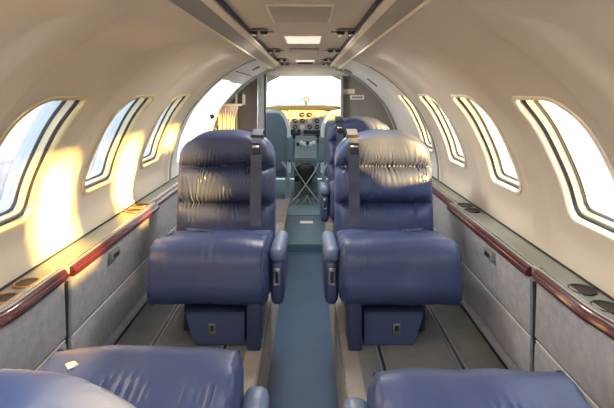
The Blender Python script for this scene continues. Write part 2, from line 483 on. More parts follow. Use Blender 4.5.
# ------------------------------------------------------------------ side ledges, rails, panels
def RX(y):      # inboard face of the burgundy rail
    if y < 1.614: return .766 - .020*sm((y-1.18)/.16)
    if y < 2.55: return .735
    return .762
for s, sd in ((-1, 'left'), (1, 'right')):
    t = thing('side_ledge', f'long narrow grey ledge with burgundy rail under the {sd} windows', 'ledge', (s*.79, 1.5, .62))
    L = t.location
    ys = [YB if s > 0 else -.7] + [-.5+.05*i for i in range(0, 102)]
    ys = sorted(set(ys + [2.549, 2.551])); ys = [y for y in ys if y <= 4.48]
    bm = bmesh.new(); rings = []
    for y in ys:
        xi = RX(y)+.012
        xo = .874 + bay(y, AT)
        pl = [(xi, .632), (xi+.004, .636), (xi+.03, .636), (xi+.036, .632), (xo-.012, .632), (xo, .640), (xo, .61), (xi, .61)]
        rings.append([bm.verts.new((s*p[0]-L.x, y-L.y, p[1]-L.z)) for p in pl])
    for A, B in zip(rings, rings[1:]): add_strip(bm, A, B, True)
    bm.faces.new(rings[0]); bm.faces.new(rings[-1])
    obj('ledge_top', bm, M['ledge'], t)
    # dark seam against the wall
    bm = bmesh.new(); rings = []
    for y in ys:
        xo = .862
        rings.append([bm.verts.new((s*p[0]-L.x, y-L.y, p[1]-L.z)) for p in [(xo-.012, .634), (xo-.010, .641), (xo+.01, .642), (xo+.01, .634)]])
    for A, B in zip(rings, rings[1:]): add_strip(bm, A, B, True)
    obj('wall_joint', bm, M['dark'], t)
    bounds = [(-.7, 1.603), (1.627, 2.545), (2.56, 4.2)]
    for bi, (a, b) in enumerate(bounds):
        bm = bmesh.new(); rings = []
        k = max(2, int((b-a)/.04))
        for i in range(k+1):
            y = a+(b-a)*i/k; x = RX(y)
            e = .004 if i in (0, k) else 0
            pl = [(x+.004, .598), (x-.003, .602), (x-.006, .611), (x-.003, .619), (x+.001, .621), (x+.004, .629), (x+.012, .634), (x+.020, .632), (x+.020, .598)]
            cx, cz = x+.01, .616
            rings.append([bm.verts.new((s*(cx+(p[0]-cx)*(1-e*20))-L.x, y-L.y, cz+(p[1]-cz)*(1-e*20)-L.z)) for p in pl])
        for A, B in zip(rings, rings[1:]): add_strip(bm, A, B, True)
        bm.faces.new(rings[0]); bm.faces.new(rings[-1])
        obj('armrest_rail', bm, M['burgundy'], t)
        # silver line along the top of the rail
        bm = bmesh.new()
        pts = [(s*(RX(a+(b-a)*i/k)+.023)-L.x, a+(b-a)*i/k-L.y, .637-L.z) for i in range(k+1)]
        add_tube(bm, pts, .0022, 6); obj('rail_bead', bm, M['chrome'], t)
    for (x, y) in ((.808, 1.315 if s > 0 else 1.37), (.808, 1.43 if s > 0 else 1.48), (.808, 2.385), (.808, 2.50)):
        bm = bmesh.new(); n = 32; rg = []
        for r, z in ((.041, .633), (.0405, .637), (.036, .638), (.034, .635)):
            rg.append([bm.verts.new((s*x-L.x+r*math.cos(2*PI*k/n)*.93, y-L.y+r*math.sin(2*PI*k/n), z-L.z)) for k in range(n)])
        for A, B in zip(rg, rg[1:]): add_strip(bm, A, B, True)
        ch = obj('cup_holder', bm, M['copper'] if s < 0 else M['black'], t)
        bm = bmesh.new(); rg = []
        for r, z in ((.034, .6352), (.033, .6345), (.031, .6338), (.010, .6336)):
            rg.append([bm.verts.new((s*x-L.x+r*math.cos(2*PI*k/n)*.93, y-L.y+r*math.sin(2*PI*k/n), z-L.z)) for k in range(n)])
        for A, B in zip(rg, rg[1:]): add_strip(bm, A, B, True)
        bm.faces.new(rg[-1]); obj('cup_recess', bm, M['cup'], ch)
    # lower side panels
    labs = [f'grey fabric sidewall panel beside the nearest seat on the {sd}', f'light fabric table cabinet with dark latch under the {sd} rail', f'grey fabric sidewall panel forward of the table cabinet on the {sd}']
    for bi, (a, b) in enumerate(((-.7 if s < 0 else YB, 1.606), (1.622, 2.548), (2.556, 4.46))):
        nm = 'table_cabinet' if bi == 1 else 'sidewall_panel'
        off = (.010, -.004, .018)[bi]
        p = thing(nm, labs[bi], 'cabinet' if bi == 1 else 'wall panel', (s*.74, (a+b)/2, SF))
        bm = bmesh.new(); LL = p.location
        xt, xb = .752+off, .748+off*.3
        def loop(z0, z1, th=.02, bulge=.004):
            f = lambda z: xt + (xb-xt)*(.585-z)/(.585-SF)
            return [(f(z0), z0+.004), (f(z0)-bulge, z0+.012), (f(z1)-bulge, z1-.012), (f(z1), z1-.004), (f(z1)+th, z1), (f(z0)+th, z0)]
        def pp(z0, z1, name_, m, y0=a, y1=b, th=.02, bulge=.004):
            bm = bmesh.new(); sweep(bm, [(-LL.x, y0-LL.y, -LL.z, s), (-LL.x, y1-LL.y, -LL.z, s)], loop(z0, z1, th, bulge)); return obj(name_, bm, m, p)
        pp(.405, .602, 'upper_panel', M['fabric'])
        pp(.250, .400, 'lower_panel', M['fabric'])
        pp(SF+.003, .246, 'kick_strip', M['fabric'], bulge=.010)
        bm = bmesh.new(); zz = .4025; f = xt+(xb-xt)*(.585-zz)/(.585-SF)
        add_tube(bm, [(s*(f-.001)-LL.x, a-LL.y+.003, zz-LL.z), (s*(f-.001)-LL.x, b-LL.y-.003, zz-LL.z)], .003, 6); obj('seam', bm, M['fabric_line'], p)
        if bi == 1:
            bm = bmesh.new(); add_box(bm, (s*(.736)-LL.x, 1.965-LL.y, .563-LL.z), (.016, .085, .034), 0, .006)
            la = obj('latch', bm, M['grey'], p)
            obj('latch_recess', box((s*(.7285)-LL.x, 1.965-LL.y, .563-LL.z), (.004, .055, .016), .001), M['black'], la)
    # dark vertical gaps + base gap
    bm = bmesh.new(); add_box(bm, (s*.768, 1.614, .395), (.03, .016, .385))
    struct(obj('trim_%d' % (10 if s < 0 else 11), bm, M['black'], smooth=False), f'black gap between sidewall panels on the {sd}', 'trim')
    struct(obj('baseboard_'+sd, box((s*.742, 1.5, SF+.002), (.012, 6.0, .008)), M['black'], smooth=False), f'dark joint between {sd} sidewall and carpet', 'baseboard')

# closing belly
bm = bmesh.new(); rows = []
for y in (YB, 7.0):
    rows.append([bm.verts.new((.95*math.cos(a), y, .62+.95*math.sin(a))) for a in [PI+PI*k/24 for k in range(25)]])
add_strip(bm, rows[0], rows[1]); struct(obj('fuselage_belly', bm, M['skin']), 'outer skin below the cabin', 'fuselage')
# aft bulkhead behind the camera
bm = bmesh.new(); add_box(bm, (0, YB-.02, .72), (2.0, .04, 1.7)); struct(obj('wall_back', bm, M['liner'], smooth=False), 'aft cabin bulkhead behind the camera', 'wall')

# ------------------------------------------------------------------ exit hatch on the left forward wall
t = thing('exit_hatch', 'white emergency exit hatch in the left wall beyond the last window, panel made to glow', 'hatch', surf(-1, 3.86, .55))
bm = bmesh.new(); rows = []
for i in range(13):
    y = HY0 + (HY1-HY0)*i/12
    rows.append([bm.verts.new(surf(-1, y, HA0+(HA1-HA0)*j/24, .012) - t.location) for j in range(25)])
for A, B in zip(rows, rows[1:]): add_strip(bm, A, B)
obj('hatch_panel', bm, M['hatch_glow'], t)  # overexposed look built in: panel glows with light from outside
bm = bmesh.new(); rows = [[], [], [], []]
per = [(HY0+(HY1-HY0)*k/20, HA0) for k in range(20)] + [(HY1, HA0+(HA1-HA0)*k/20) for k in range(20)] + [(HY1-(HY1-HY0)*k/20, HA1) for k in range(20)] + [(HY0, HA1-(HA1-HA0)*k/20) for k in range(20)]
for (y, a) in per:
    for q, (e, d) in enumerate(((0, .085), (0, -.006), (.02, -.006), (.02, .02))):
        yy = y + (e if y < (HY0+HY1)/2 else -e)*min(1, abs(y-(HY0+HY1)/2)/.48); aa = a + (e if a < (HA0+HA1)/2 else -e)*min(1, abs(a-(HA0+HA1)/2)/((HA1-HA0)*.49))
        rows[q].append(bm.verts.new(surf(-1, yy, aa, d)-t.location))
for A, B in zip(rows, rows[1:]): add_strip(bm, A, B, True)
obj('hatch_frame', bm, M['liner_front'], t)
p = surf(-1, 3.97, arc_at_z(1.01), -.02) - t.location
bm = bmesh.new(); add_tube(bm, [p, p+Vector((.03, 0, .01))], [.022, .016], 16); obj('hatch_handle', bm, M['black'], t)
# liner fittings on the forward arch
def on_wall(s, y, a, d, size, m, nm, lab, cat):
    c = surf(s, y, a, d); e = surf(s, y, a+.01, d)-c; e.normalize()
    yv = Vector((0, 1, 0)); nv = e.cross(yv).normalized()
    R = Matrix((e, yv, nv)).transposed()
    o = obj(nm, box((0, 0, 0), size, min(size)*.3, R), m); o.location = c
    return tag(o, lab, cat)
on_wall(1, 4.0, arc_at_z(1.28), -.006, (.10, .05, .010), M['grey'], 'wall_grille', 'dark oblong grille on the right wall above the forward seat', 'grille')
on_wall(1, 4.25, arc_at_z(1.385), -.010, (.07, .03, .014), M['brown'], 'coat_hook', 'small brown hook plate high on the right wall near the cockpit', 'hook')
on_wall(-1, 3.75, arc_at_z(1.385), -.010, (.06, .03, .014), M['grey'], 'coat_hook', 'small dark hook plate high on the left wall near the cockpit', 'hook')
on_wall(-1, 3.75, arc_at_z(1.34), -.004, (.006, .9, .006), M['dark'], 'hatch_seam_strip', 'thin dark strip above the white exit hatch', 'strip')

# ------------------------------------------------------------------ cabin seats
def wr(x, seed, f=1.):   # pucker pattern across a seam
    a = math.sin(x*215*f+seed*1.7+2.6*math.sin(x*27+seed)); b = math.sin(x*340*f+seed*3.1+1.5*math.sin(x*41+seed))
    m = .55+.45*math.sin(x*33+seed*2.3)
    return (abs(a)*2-1.2)*.65*m + b*.25 - .15
def cushion_bm(w, seed):
    D = .53; Hh = .245
    def df(p, n):
        q = p.copy()
        # waterfall front is -y
        f = max(0., min(1., (-p.y - .02)/(D/2-.02)))
        ex = abs(p.x)/(w/2)
        q.z += .012*(1-ex**2)*max(0, n.z) * 1.0
        q.y -= .012*(1-ex**4)*max(0, -n.y)
        # back third sinks under the backrest
        q.z -= .03*sm((p.y-.08)/.18)*max(0, n.z)
        # puckers along ends and on the top behind the roll
        e = math.exp(-((w/2-abs(p.x))/.035)**2)
        q += n*(.002*e*math.sin(p.z*110+p.y*70+seed))
        g = math.exp(-((p.y+.06)/.05)**2)*max(0, n.z)
        q += n*(.0060*g*wr(p.x, seed))
        g3 = math.exp(-((p.y+D/2-.03)/.05)**2)*math.exp(-((p.z-.05)/.06)**2)
        q += n*(.0022*g3*wr(p.x*.7, seed+2))
        g2 = math.exp(-((p.y-.02)/.025)**2)*max(0, n.z)
        q.z -= .010*g2
        q += n*(.0045*noise.noise(Vector((p.x*11+seed, p.y*9, p.z*9))) + .007*noise.noise(Vector((p.x*6+seed*2, p.y*6, p.z*6))))
        return q
    return rbox((w, D, Hh), (.026, .085, .085), .0075, df)
def back_bm(w, h, th, seed, seams, top_r=.13, taper=.30):
    def df(p, n):
        q = p.copy(); z = p.z + h/2; fr = max(0., -n.y)
        # channel shape
        zs = [-.02] + seams + [h+.02]
        prof_ = 0.
        for a, b in zip(zs, zs[1:]):
            if a <= z <= b:
                t = (z-a)/(b-a); prof_ = (1-abs(2*t-1)**4.2)
        ex = abs(p.x)/(w/2)
        q.y -= fr*(.072*prof_*(1-ex**4*.6)) - fr*.012
        for sg in seams:
            d = z-sg
            q += n*fr*(.0115*math.exp(-(abs(d)/.045))*wr(p.x + d*.25*math.sin(p.x*23), seed+sg*10)*(1-ex**6))
            sg_w = math.exp(-(d/.012)**2)
            q.x *= 1-.012*sg_w
        # rounded, slightly tapering top
        tt = max(0., (z-(h-top_r))/top_r)
        q.x *= 1 - taper*tt**2.6 - .03*max(0, (z-.2)/h)
        q.z -= .034*ex**3*sm((z-h*.6)/(h*.4))
        q += n*(.0028*noise.noise(Vector((p.x*10+seed, p.z*8, p.y*8))))
        return q
    return rbox((w, th, h), (.035, .045, .06), .0062, df)

def strap(bm, pts, w, th=.003, mi=0):
    """flat webbing along pts; width along x"""
    rows = []
    for i, p in enumerate(pts):
        p = Vector(p); d = Vector(pts[min(i+1, len(pts)-1)]) - Vector(pts[max(0, i-1)])
        nrm_ = Vector((0, -d.z, d.y)).normalized()
        rows.append([bm.verts.new(p+Vector((sx*w/2, 0, 0))+nrm_*k*th) for sx, k in ((-1, 0), (1, 0), (1, 1), (-1, 1))])
    for A, B in zip(rows, rows[1:]): add_strip(bm, A, B, True, mi)
    bm.faces.new(rows[0]); bm.faces.new(rows[-1])

def make_seat(label, ib, loc, rz=0., recline=7., leather='leather', seed=1., backh=.545, drawer=True, belt=True, cz=0., side_buckle=False, taper=.36, group='blue leather cabin seats', arm_z=0.):
    """faces -y locally; ib = +1 if the aisle is on local +x"""
    W = .478
    t = thing('cabin_seat', label, 'seat', loc, group, rz)
    # cushion
    bm = cushion_bm(W, seed); TC = Matrix.Translation((0, .275, .262+cz)) @ Matrix.Rotation(math.radians(-9), 4, 'X')
    bmesh.ops.transform(bm, matrix=TC, verts=bm.verts)
    cu = obj('cushion', bm, M['leather'], t)
    for sx in (-1, 1):
        bm = bmesh.new(); pts = []
        for k in range(15):
            a = -PI*.62 + PI*.95*k/14
            yy = -.265+.085-.088*math.cos(a); zz = (.0385 if math.sin(a) > 0 else -.0385)+.086*math.sin(a)
            pts.append(TC @ Vector((sx*(W/2-.022), yy-.001, zz)))
        pts.append(TC @ Vector((sx*(W/2-.022), .08, .122)))
        add_tube(bm, pts, .003, 6)
        obj('piping', bm, M['leather'], cu)
    # backrest (rotated about its foot)
    hz = .275; R = Matrix.Rotation(-math.radians(recline), 4, 'X')
    piv = Matrix.Translation((0, .505, hz))
    Tm = piv @ R
    seams = [backh*.365, backh*.675]
    bm = back_bm(W-.012, backh, .125, seed, seams, .13 if taper < .4 else .24, taper)
    bmesh.ops.translate(bm, verts=bm.verts, vec=(0, 0, backh/2)); bmesh.ops.transform(bm, matrix=Tm, verts=bm.verts)
    ba = obj('backrest', bm, M[leather], t)
    # inboard side bolster and back shell
    bm = rbox((W-.03, .045, backh-.03), (.05, .018, .09), .02, lambda p, n: Vector((p.x*(1-taper*max(0, (p.z-(backh/2-.13))/.13)**2.4), p.y, p.z)))
    bmesh.ops.translate(bm, verts=bm.verts, vec=(0, .075, backh/2)); bmesh.ops.transform(bm, matrix=Tm, verts=bm.verts)
    obj('back_shell', bm, M['navy'], ba)
    for sx in (-1, 1):
        bm = bmesh.new(); pts = []
        for k in range(26):
            z = .06+(backh-.09)*k/25
            tt = max(0., (z-(backh-.13))/.13)
            pts.append(Tm @ Vector((sx*(W/2-.009)*(1-taper*tt**2.6-.03*max(0, (z-.2)/backh)), -.035, z-.028*sm((z-backh*.6)/(backh*.4)))))
        add_tube(bm, pts, .0035, 6)
        obj('piping', bm, M['leather_light'], ba)
    # lower frame and drawer
    bm = bmesh.new(); add_box(bm, (ib*.03, .33, .105), (.30, .34, .17), 0, .012); obj('seat_frame', bm, M['navy'], t)
    bm = bmesh.new(); add_box(bm, (ib*.180, .10, .10), (.055, .14, .19), 0, .012); obj('frame_column', bm, M['navy'], t)
    if drawer:
        bm = bmesh.new()
        x0, x1 = ib*.140, -ib*.085
        loop = [(x0, .135), (x1-ib*.015, .135), (x1, .125), (x1+ib*.018, .045), (x1+ib*.03, .006), (x0+ib*.0, .006)]
        for k, yy in enumerate((.075, .17)):
            loopv = [bm.verts.new((x, yy, z)) for x, z in loop]
            if k == 0: A = loopv
            else: B = loopv
        bm.faces.new(A); bm.faces.new(B[::-1]); add_strip(bm, A, B, True)
        bmesh.ops.bevel(bm, geom=list(bm.edges), offset=.005, segments=2, affect='EDGES')
        d = obj('drawer', bm, M['drawer'], t)
        bm = bmesh.new(); add_box(bm, (ib*.015, .070, .075), (.030, .012, .046), 0, .003); lt = obj('latch', bm, M['chrome'], d)
        obj('latch_slot', box((ib*.015, .0625, .080), (.016, .004, .020), .001), M['black'], lt)
        # lower skirt edge under cushion
    # armrest on the aisle side
    ax = ib*(W/2+.028)
    bm = rbox((.062, .42, .062), (.022, .035, .026), .011, lambda p, n: p + n*.002*noise.noise(p*30))
    bmesh.ops.rotate(bm, verts=bm.verts, cent=(0, 0, 0), matrix=Matrix.Rotation(math.radians(-6), 3, 'X'))
    bmesh.ops.translate(bm, verts=bm.verts, vec=(ax, .275, .338+arm_z))
    ar = obj('armrest', bm, M['leather_light'], t)
    bm = rbox((.058, .36, .20), (.020, .05, .05), .012)
    bmesh.ops.translate(bm, verts=bm.verts, vec=(ax, .262, .248+arm_z)); obj('arm_panel', bm, M['leather'], ar)
    bm = bmesh.new(); add_box(bm, (ax, .080, .275+arm_z), (.028, .014, .07), 0, .004); al = obj('arm_latch', bm, M['chrome'], ar)
    obj('latch_button', box((ax, .0725, .275+arm_z), (.012, .005, .045), .001), M['black'], al)
    # shoulder belt
    if belt:
        bx = ib*(W/2-.090)
        sb = bmesh.new(); pts = []
        seq = [(.05, backh-.022), (.01, backh+.004), (-.045, backh-.005), (-.095, backh-.03), (-.118, backh-.065)]
        for y, z in seq: pts.append(Tm @ Vector((bx, y, z)))
        for k in range(1, 15):
            z = backh-.06-(backh-.16)*k/14; y = -.131 + .010*math.sin(k*.9)**2
            pts.append(Tm @ Vector((bx, y, z)))
        strap(sb, [(p.x, p.y, p.z) for p in pts], .050, .004)
        st = obj('shoulder_belt', sb, M['webbing'], t)
        c = Tm @ Vector((bx, -.140, backh-.095))
        bm = bmesh.new(); add_box(bm, c, (.044, .014, .052), 0, .004, Matrix.Rotation(-math.radians(recline), 3, 'X')); bk = obj('buckle', bm, M['black'], st)
        c2 = Tm @ Vector((bx, -.149, backh-.085))
        obj('buckle_plate', box(c2, (.034, .006, .012), .002, Matrix.Rotation(-math.radians(recline), 3, 'X')), M['chrome'], bk)
        c3 = Tm @ Vector((bx, -.05, backh-.034))
        bm = bmesh.new()
        add_box(bm, c3+Vector((0, -.03, .0)), (.062, .05, .020), 0, .006)
        obj('belt_guide', bm, M['black'], st)
    # lap belt lying on the cushion
    bm = bmesh.new()
    strap(bm, [TC @ Vector(q) for q in ((-ib*.08, .14, .106), (-ib*.08, .07, .132), (-ib*.08, .0, .137), (-ib*.08, -.04, .137))], .036, .004)
    bmesh.ops.rotate(bm, verts=bm.verts, cent=(-ib*.08, .32, .38), matrix=Matrix.Rotation(-ib*math.radians(60), 3, 'Z'))
    lb = obj('lap_belt', bm, M['webbing'], t)
    if side_buckle:
        bm = bmesh.new(); c = Vector((-ib*.125, .135, .412+cz))
        add_box(bm, c, (.075, .030, .012), 0, .004, Matrix.Rotation(.7, 3, 'Z')); obj('belt_buckle', bm, M['chrome'], lb)
    return t
SY = 1.885
make_seat('slate blue leather cabin seat on the left facing back, sun stripes across its backrest', 1, (-.365, SY, SF), 0, 7, 'leather_grey', 1.)
make_seat('blue leather cabin seat on the right facing back, sunlit cream headrest', -1, (.385, SY, SF), 0, 7, 'leather', 5.)
make_seat('blue seat behind the right sunlit seat, nearest the cockpit', -1, (.40, 3.15, SF), 0, 5, 'leather', 9.)
make_seat('near left blue seat at bottom of the view with pale sunlit backrest corner', -1, (-.365, 1.28, SF-.015), PI, 36, 'leather', 3., backh=.43, taper=.62, cz=-.018, side_buckle=True, belt=False, arm_z=-.075)
make_seat('near right blue seat at bottom of the view, backrest fully reclined', 1, (.400, 1.235, SF-.015), PI, 58, 'leather', 7., backh=.60, cz=-.045, belt=False, arm_z=-.075)

# ------------------------------------------------------------------ cockpit bulkhead
def partition(s, x0, name, m, lab):
    """plate from x0 out to the liner, z .045 up to the liner"""
    bm = bmesh.new(); zs = [.05, .2, .4, .6, .635]
    outl = [(x0, .05), (.80, .05), (.86, .4)]
    na = 30
    outl += [tuple((surf(1, 4.6, AT*(na-j)/na, .02)[0], surf(1, 4.6, AT*(na-j)/na, .02)[2])) for j in range(na+1) if surf(1, 4.6, AT*(na-j)/na, .02)[0] > x0]
    outl += [(x0, 1.44)]
    fr = [bm.verts.new((s*x, 4.64, z)) for x, z in outl]; bk = [bm.verts.new((s*x, 4.70, z)) for x, z in outl]
    bm.faces.new(fr); bm.faces.new(bk[::-1]); add_strip(bm, fr, bk, True)
    return struct(obj(name, bm, m, smooth=False), lab, 'wall')
partition(-1, .385, 'wall_front_left', M['brown'], 'taupe partition left of the cockpit opening')
partition(1, .335, 'wall_front_right', M['gpart'], 'grey partition right of the cockpit opening')
struct(obj('trim_12', box((0, 4.66, 1.405), (.80, .08, .115), .01), M['ceiling'], smooth=False), 'beige header over the cockpit opening', 'trim')
t = thing('partition_post', 'tall grey and chrome post at the left edge of the cockpit opening', 'post', (-.40, 4.6, .05))
obj('post', box((0, 0, .66), (.05, .07, 1.31), .006), M['grey'], t)
obj('chrome_strip', box((-.033, -.03, .66), (.012, .02, 1.31), .002), M['chrome'], t)
obj('dark_strip', box((.034, -.02, .66), (.014, .04, 1.31), .002), M['black'], t)
t = tag(obj('partition_post', box((.335, 4.6, .70), (.022, .07, 1.30), .004), M['grey']), 'slim grey post at the right edge of the cockpit opening', 'post')
# placards on the right partition
for (x, z, w, h, m, lab, ln) in ((.335+.06, 1.205, .125, .045, 'cream', 'upper cream placard on the grey partition right of the cockpit', 0),
                             (.335+.145, 1.150, .13, .042, 'white', 'lower white lettered placard on the grey partition right of the cockpit', 1)):
    p = thing('placard', lab, 'placard', (x, 4.633, z))
    obj('plate', box((0, 0, 0), (w, .006, h), .001), M[m], p)
    if ln:
        bm = bmesh.new()
        for k in range(7): add_box(bm, (-.042+.014*k, -.004, 0), (.009, .002, .018))
        obj('lettering', bm, M['dark'], p, smooth=False)
# hook and white handset on the left partition
t = thing('wall_handset', 'small white handset hanging on the taupe partition', 'handset', (-.57, 4.62, 1.13))
obj('handset', rbox((.03, .03, .10), .012, .008), M['white'], t)
bm = bmesh.new(); add_tube(bm, [(0, .01, .05), (0, -.012, .065), (0, -.012, .085), (0, .012, .09)], .006, 8); obj('hook', bm, M['chrome'], t)
# peach curtain gathered beside the partition
bm = bmesh.new(); rows = []
for i in range(19):
    z = 1.075 - .45*i/18; k = i/18
    wd_ = .105 - .035*sm(k*3.2) + .03*sm((k-.4)*2)
    rows.append([bm.verts.new((-.70 + (2*j/40-1)*wd_, 4.44 + .014*math.sin(j*1.25)*(.4+sm(k*4)) + .004*math.sin(j*.6+i*.3), z)) for j in range(41)])
for A, B in zip(rows, rows[1:]): add_strip(bm, A, B)
t = thing('gathered_curtain', 'peach coloured gathered curtain behind the left seat by the white hatch', 'curtain', (0, 0, 0))
o = obj('curtain_cloth', bm, M['peach'], t)
md = o.modifiers.new('thick', 'SOLIDIFY'); md.thickness = .004
bm = bmesh.new(); add_tube(bm, [(-.83, 4.44, 1.085), (-.56, 4.44, 1.085)], .012, 10); obj('curtain_rod', bm, M['peach'], t)
bm = bmesh.new(); add_tube(bm, [(-.63, 4.56, .3), (-.63, 4.56, 1.28)], .010, 10)
tag(obj('grab_pole', bm, M['cream']), 'thin cream vertical pole beside the peach curtain', 'pole')

# ------------------------------------------------------------------ cockpit
def cockpit_wall(s, sd):
    bm = bmesh.new(); rows = []
    for y, k in ((4.70, 1.), (5.3, .97), (5.9, .90), (6.6, .74), (7.0, .60)):
        rows.append([bm.verts.new((s*x*k, y, z)) for x, z in ((.70, .05), (.84, .35), (.87, .65), (.86, .90), (.83, .98), (.85, .99))])
    for A, B in zip(rows, rows[1:]): add_strip(bm, A, B)
    rows = []
    for y, k, dz in ((4.70, 1., 0), (5.3, .97, 0), (5.9, .90, 0), (6.35, .80, -.02)):
        rows.append([bm.verts.new((s*x*k, y, z+dz)) for x, z in ((.70, 1.26), (.60, 1.34), (.40, 1.42), (.0, 1.46))])
    for A, B in zip(rows, rows[1:]): add_strip(bm, A, B)
    for y, k in ((5.25, .97), (5.9, .90)):
        add_tube(bm, [(s*.84*k, y, .97), (s*.80*k, y, 1.12), (s*.69*k, y, 1.27)], .025, 8)
    struct(obj('wall_cockpit_'+sd, bm, M['panelg']), f'{sd} cockpit side wall and roof', 'wall')
cockpit_wall(-1, 'left'); cockpit_wall(1, 'right')
# side glass of the cockpit
for s, sd, k in ((-1, 'left', 20), (1, 'right', 21)):
    bm = bmesh.new()
    A = [bm.verts.new((s*.84*q, y, .98)) for y, q in ((4.72, 1.), (5.3, .97), (5.9, .90), (6.5, .77))]
    B = [bm.verts.new((s*.70*q, y, 1.27)) for y, q in ((4.72, 1.), (5.3, .97), (5.9, .90), (6.35, .80))]
    add_strip(bm, A, B)
    struct(obj('window_%d' % k, bm, M['glass'], smooth=False), f'{sd} cockpit side window', 'window')
# windshield
w = thing('window_22', 'bright two-pane cockpit windshield with centre post', 'window', (0, 6.7, 1.0)); w['kind'] = 'structure'
def slab(pts, th, m, nm, par, sm_=False):
    bm = bmesh.new(); A = [bm.verts.new(p) for p in pts]; B = [bm.verts.new((p[0], p[1]+th, p[2])) for p in pts]
    bm.faces.new(A); bm.faces.new(B[::-1]); add_strip(bm, A, B, True); return obj(nm, bm, m, par, smooth=sm_)
for s in (-1, 1):
    slab([(s*.012, .20, .0), (s*.56, -.02, .0), (s*.50, -.32, .43), (s*.012, -.26, .44)], .008, M['glass'], 'windshield_pane', w)
bm = bmesh.new(); add_tube(bm, [(0, .20, -.02), (0, -.26, .45)], .011, 8)
for s in (-1, 1): add_tube(bm, [(s*.57, -.02, -.02), (s*.51, -.32, .44)], .03, 8)
add_tube(bm, [(-.6, -.30, .445), (0, -.25, .455), (.6, -.30, .445)], .025, 8)
obj('windshield_frame', bm, M['grey'], w)
# nose wall below the windshield
struct(obj('wall_front', box((0, 6.86, .52), (1.3, .04, 1.0)), M['teal'], smooth=False), 'cockpit firewall under the windshield', 'wall')
# compass
t = thing('magnetic_compass', 'small black compass on the windshield centre post', 'compass', (0.0, 6.62, 1.105))
bm = bmesh.new(); add_tube(bm, [(0, -.03, 0), (0, .03, 0)], .032, 16); obj('housing', bm, M['black'], t)
bm = bmesh.new(); add_tube(bm, [(0, -.034, 0), (0, -.03, 0)], .022, 16); obj('dial', bm, M['panelg'], t)
bm = bmesh.new(); add_tube(bm, [(0, .0, -.03), (0, .02, -.08)], .010, 8); obj('stalk', bm, M['black'], t)
# instrument panel
t = thing('instrument_panel', 'wide cockpit instrument panel under an olive glareshield', 'instrument panel', (0, 6.15, .60))
bm = bmesh.new(); rows = []
for k in range(25):
    x = -.60+1.2*k/24; z = .42-.035*(abs(x)/.6)**2.5
    rows.append([bm.verts.new(p) for p in ((x, -.06, z-.03), (x, -.07, z-.01), (x, -.04, z+.012), (x, .45, z+.005), (x, .45, z-.03))])
for A, B in zip(rows, rows[1:]): add_strip(bm, A, B, True)
bm.faces.new(rows[0]); bm.faces.new(rows[-1]); obj('glareshield', bm, M['olive'], t)
obj('panel_board', box((0, .02, .19), (1.2, .03, .40), .004), M['panelg'], t, smooth=False)
# annunciator row
bm = bmesh.new()
for k in range(11): add_box(bm, (-.20+.04*k, -.005, .368), (.028, .012, .018))
obj('annunciator_row', bm, M['peach'], t, smooth=False)
for x0 in (-.40, .40):
    for r in range(2):
        for c in range(3):
            bm = bmesh.new(); x = x0+(c-1)*.105; z = .30-.105*r
            add_tube(bm, [(x, -.005, z), (x, .01, z)], .044, 20); g = obj('gauge', bm, M['black'], t)
            bm = bmesh.new(); add_box(bm, (x, -.008, z), (.004, .004, .05), 0, 0, Matrix.Rotation(random.uniform(-2, 2), 3, 'Y')); obj('needle', bm, M['white'], g, smooth=False)
for r in range(3):
    for c in range(4):
        bm = bmesh.new(); x = -.135+.09*c; z = .32-.075*r
        add_tube(bm, [(x, -.005, z), (x, .01, z)], .03, 16); g = obj('gauge', bm, M['peach'] if (r+c) % 3 == 0 else M['black'], t)
        bm = bmesh.new(); add_box(bm, (x, -.008, z), (.004, .004, .036), 0, 0, Matrix.Rotation(random.uniform(-2, 2), 3, 'Y')); obj('needle', bm, M['white'], g, smooth=False)
for (x, z, ww, hh, m) in ((-.13, .08, .12, .12, 'glassy'), (.07, .11, .20, .045, 'glassy'), (.07, .055, .20, .045, 'glassy'), (.07, .0, .20, .045, 'black')):
    obj('radio_stack', box((x, -.004, z), (ww, .02, hh), .003), M[m], t)
# pedestal
t = thing('throttle_pedestal', 'teal grey throttle pedestal with pale lever knobs between the pilot seats', 'pedestal', (0, 5.75, .055))
bm = bmesh.new()
A = [bm.verts.new(p) for p in ((-.13, -.18, 0), (.13, -.18, 0), (.13, -.18, .40), (-.13, -.18, .40))]
B = [bm.verts.new(p) for p in ((-.13, .34, 0), (.13, .34, 0), (.13, .34, .62), (-.13, .34, .62))]
bm.faces.new(A); bm.faces.new(B[::-1]); add_strip(bm, A, B, True); bmesh.ops.bevel(bm, geom=list(bm.edges), offset=.012, segments=2, affect='EDGES')
obj('pedestal_body', bm, M['teal'], t)
for i, x in enumerate((-.09, -.055, -.02, .02, .055, .09)):
    y = -.02+.03*(i % 2); z = .47+.43*(y)
    bm = bmesh.new(); add_tube(bm, [(x, y, z-.03), (x, y-.03, z+.085)], .005, 8); l = obj('lever', bm, M['chrome'], t)
    bm = rbox((.036, .036, .042), .012, .009); bmesh.ops.translate(bm, verts=bm.verts, vec=(x, y-.033, z+.09)); obj('knob', bm, M['white'] if i % 3 else M['black'], l)
for i in range(8):
    bm = bmesh.new(); x = -.10+.066*(i % 4); z = .12+.10*(i//4)
    add_box(bm, (x, -.185, z+.06), (.05, .012, .06), 0, .003); obj('switch_block', bm, M['cpipe'] if i % 2 else M['black'], t)
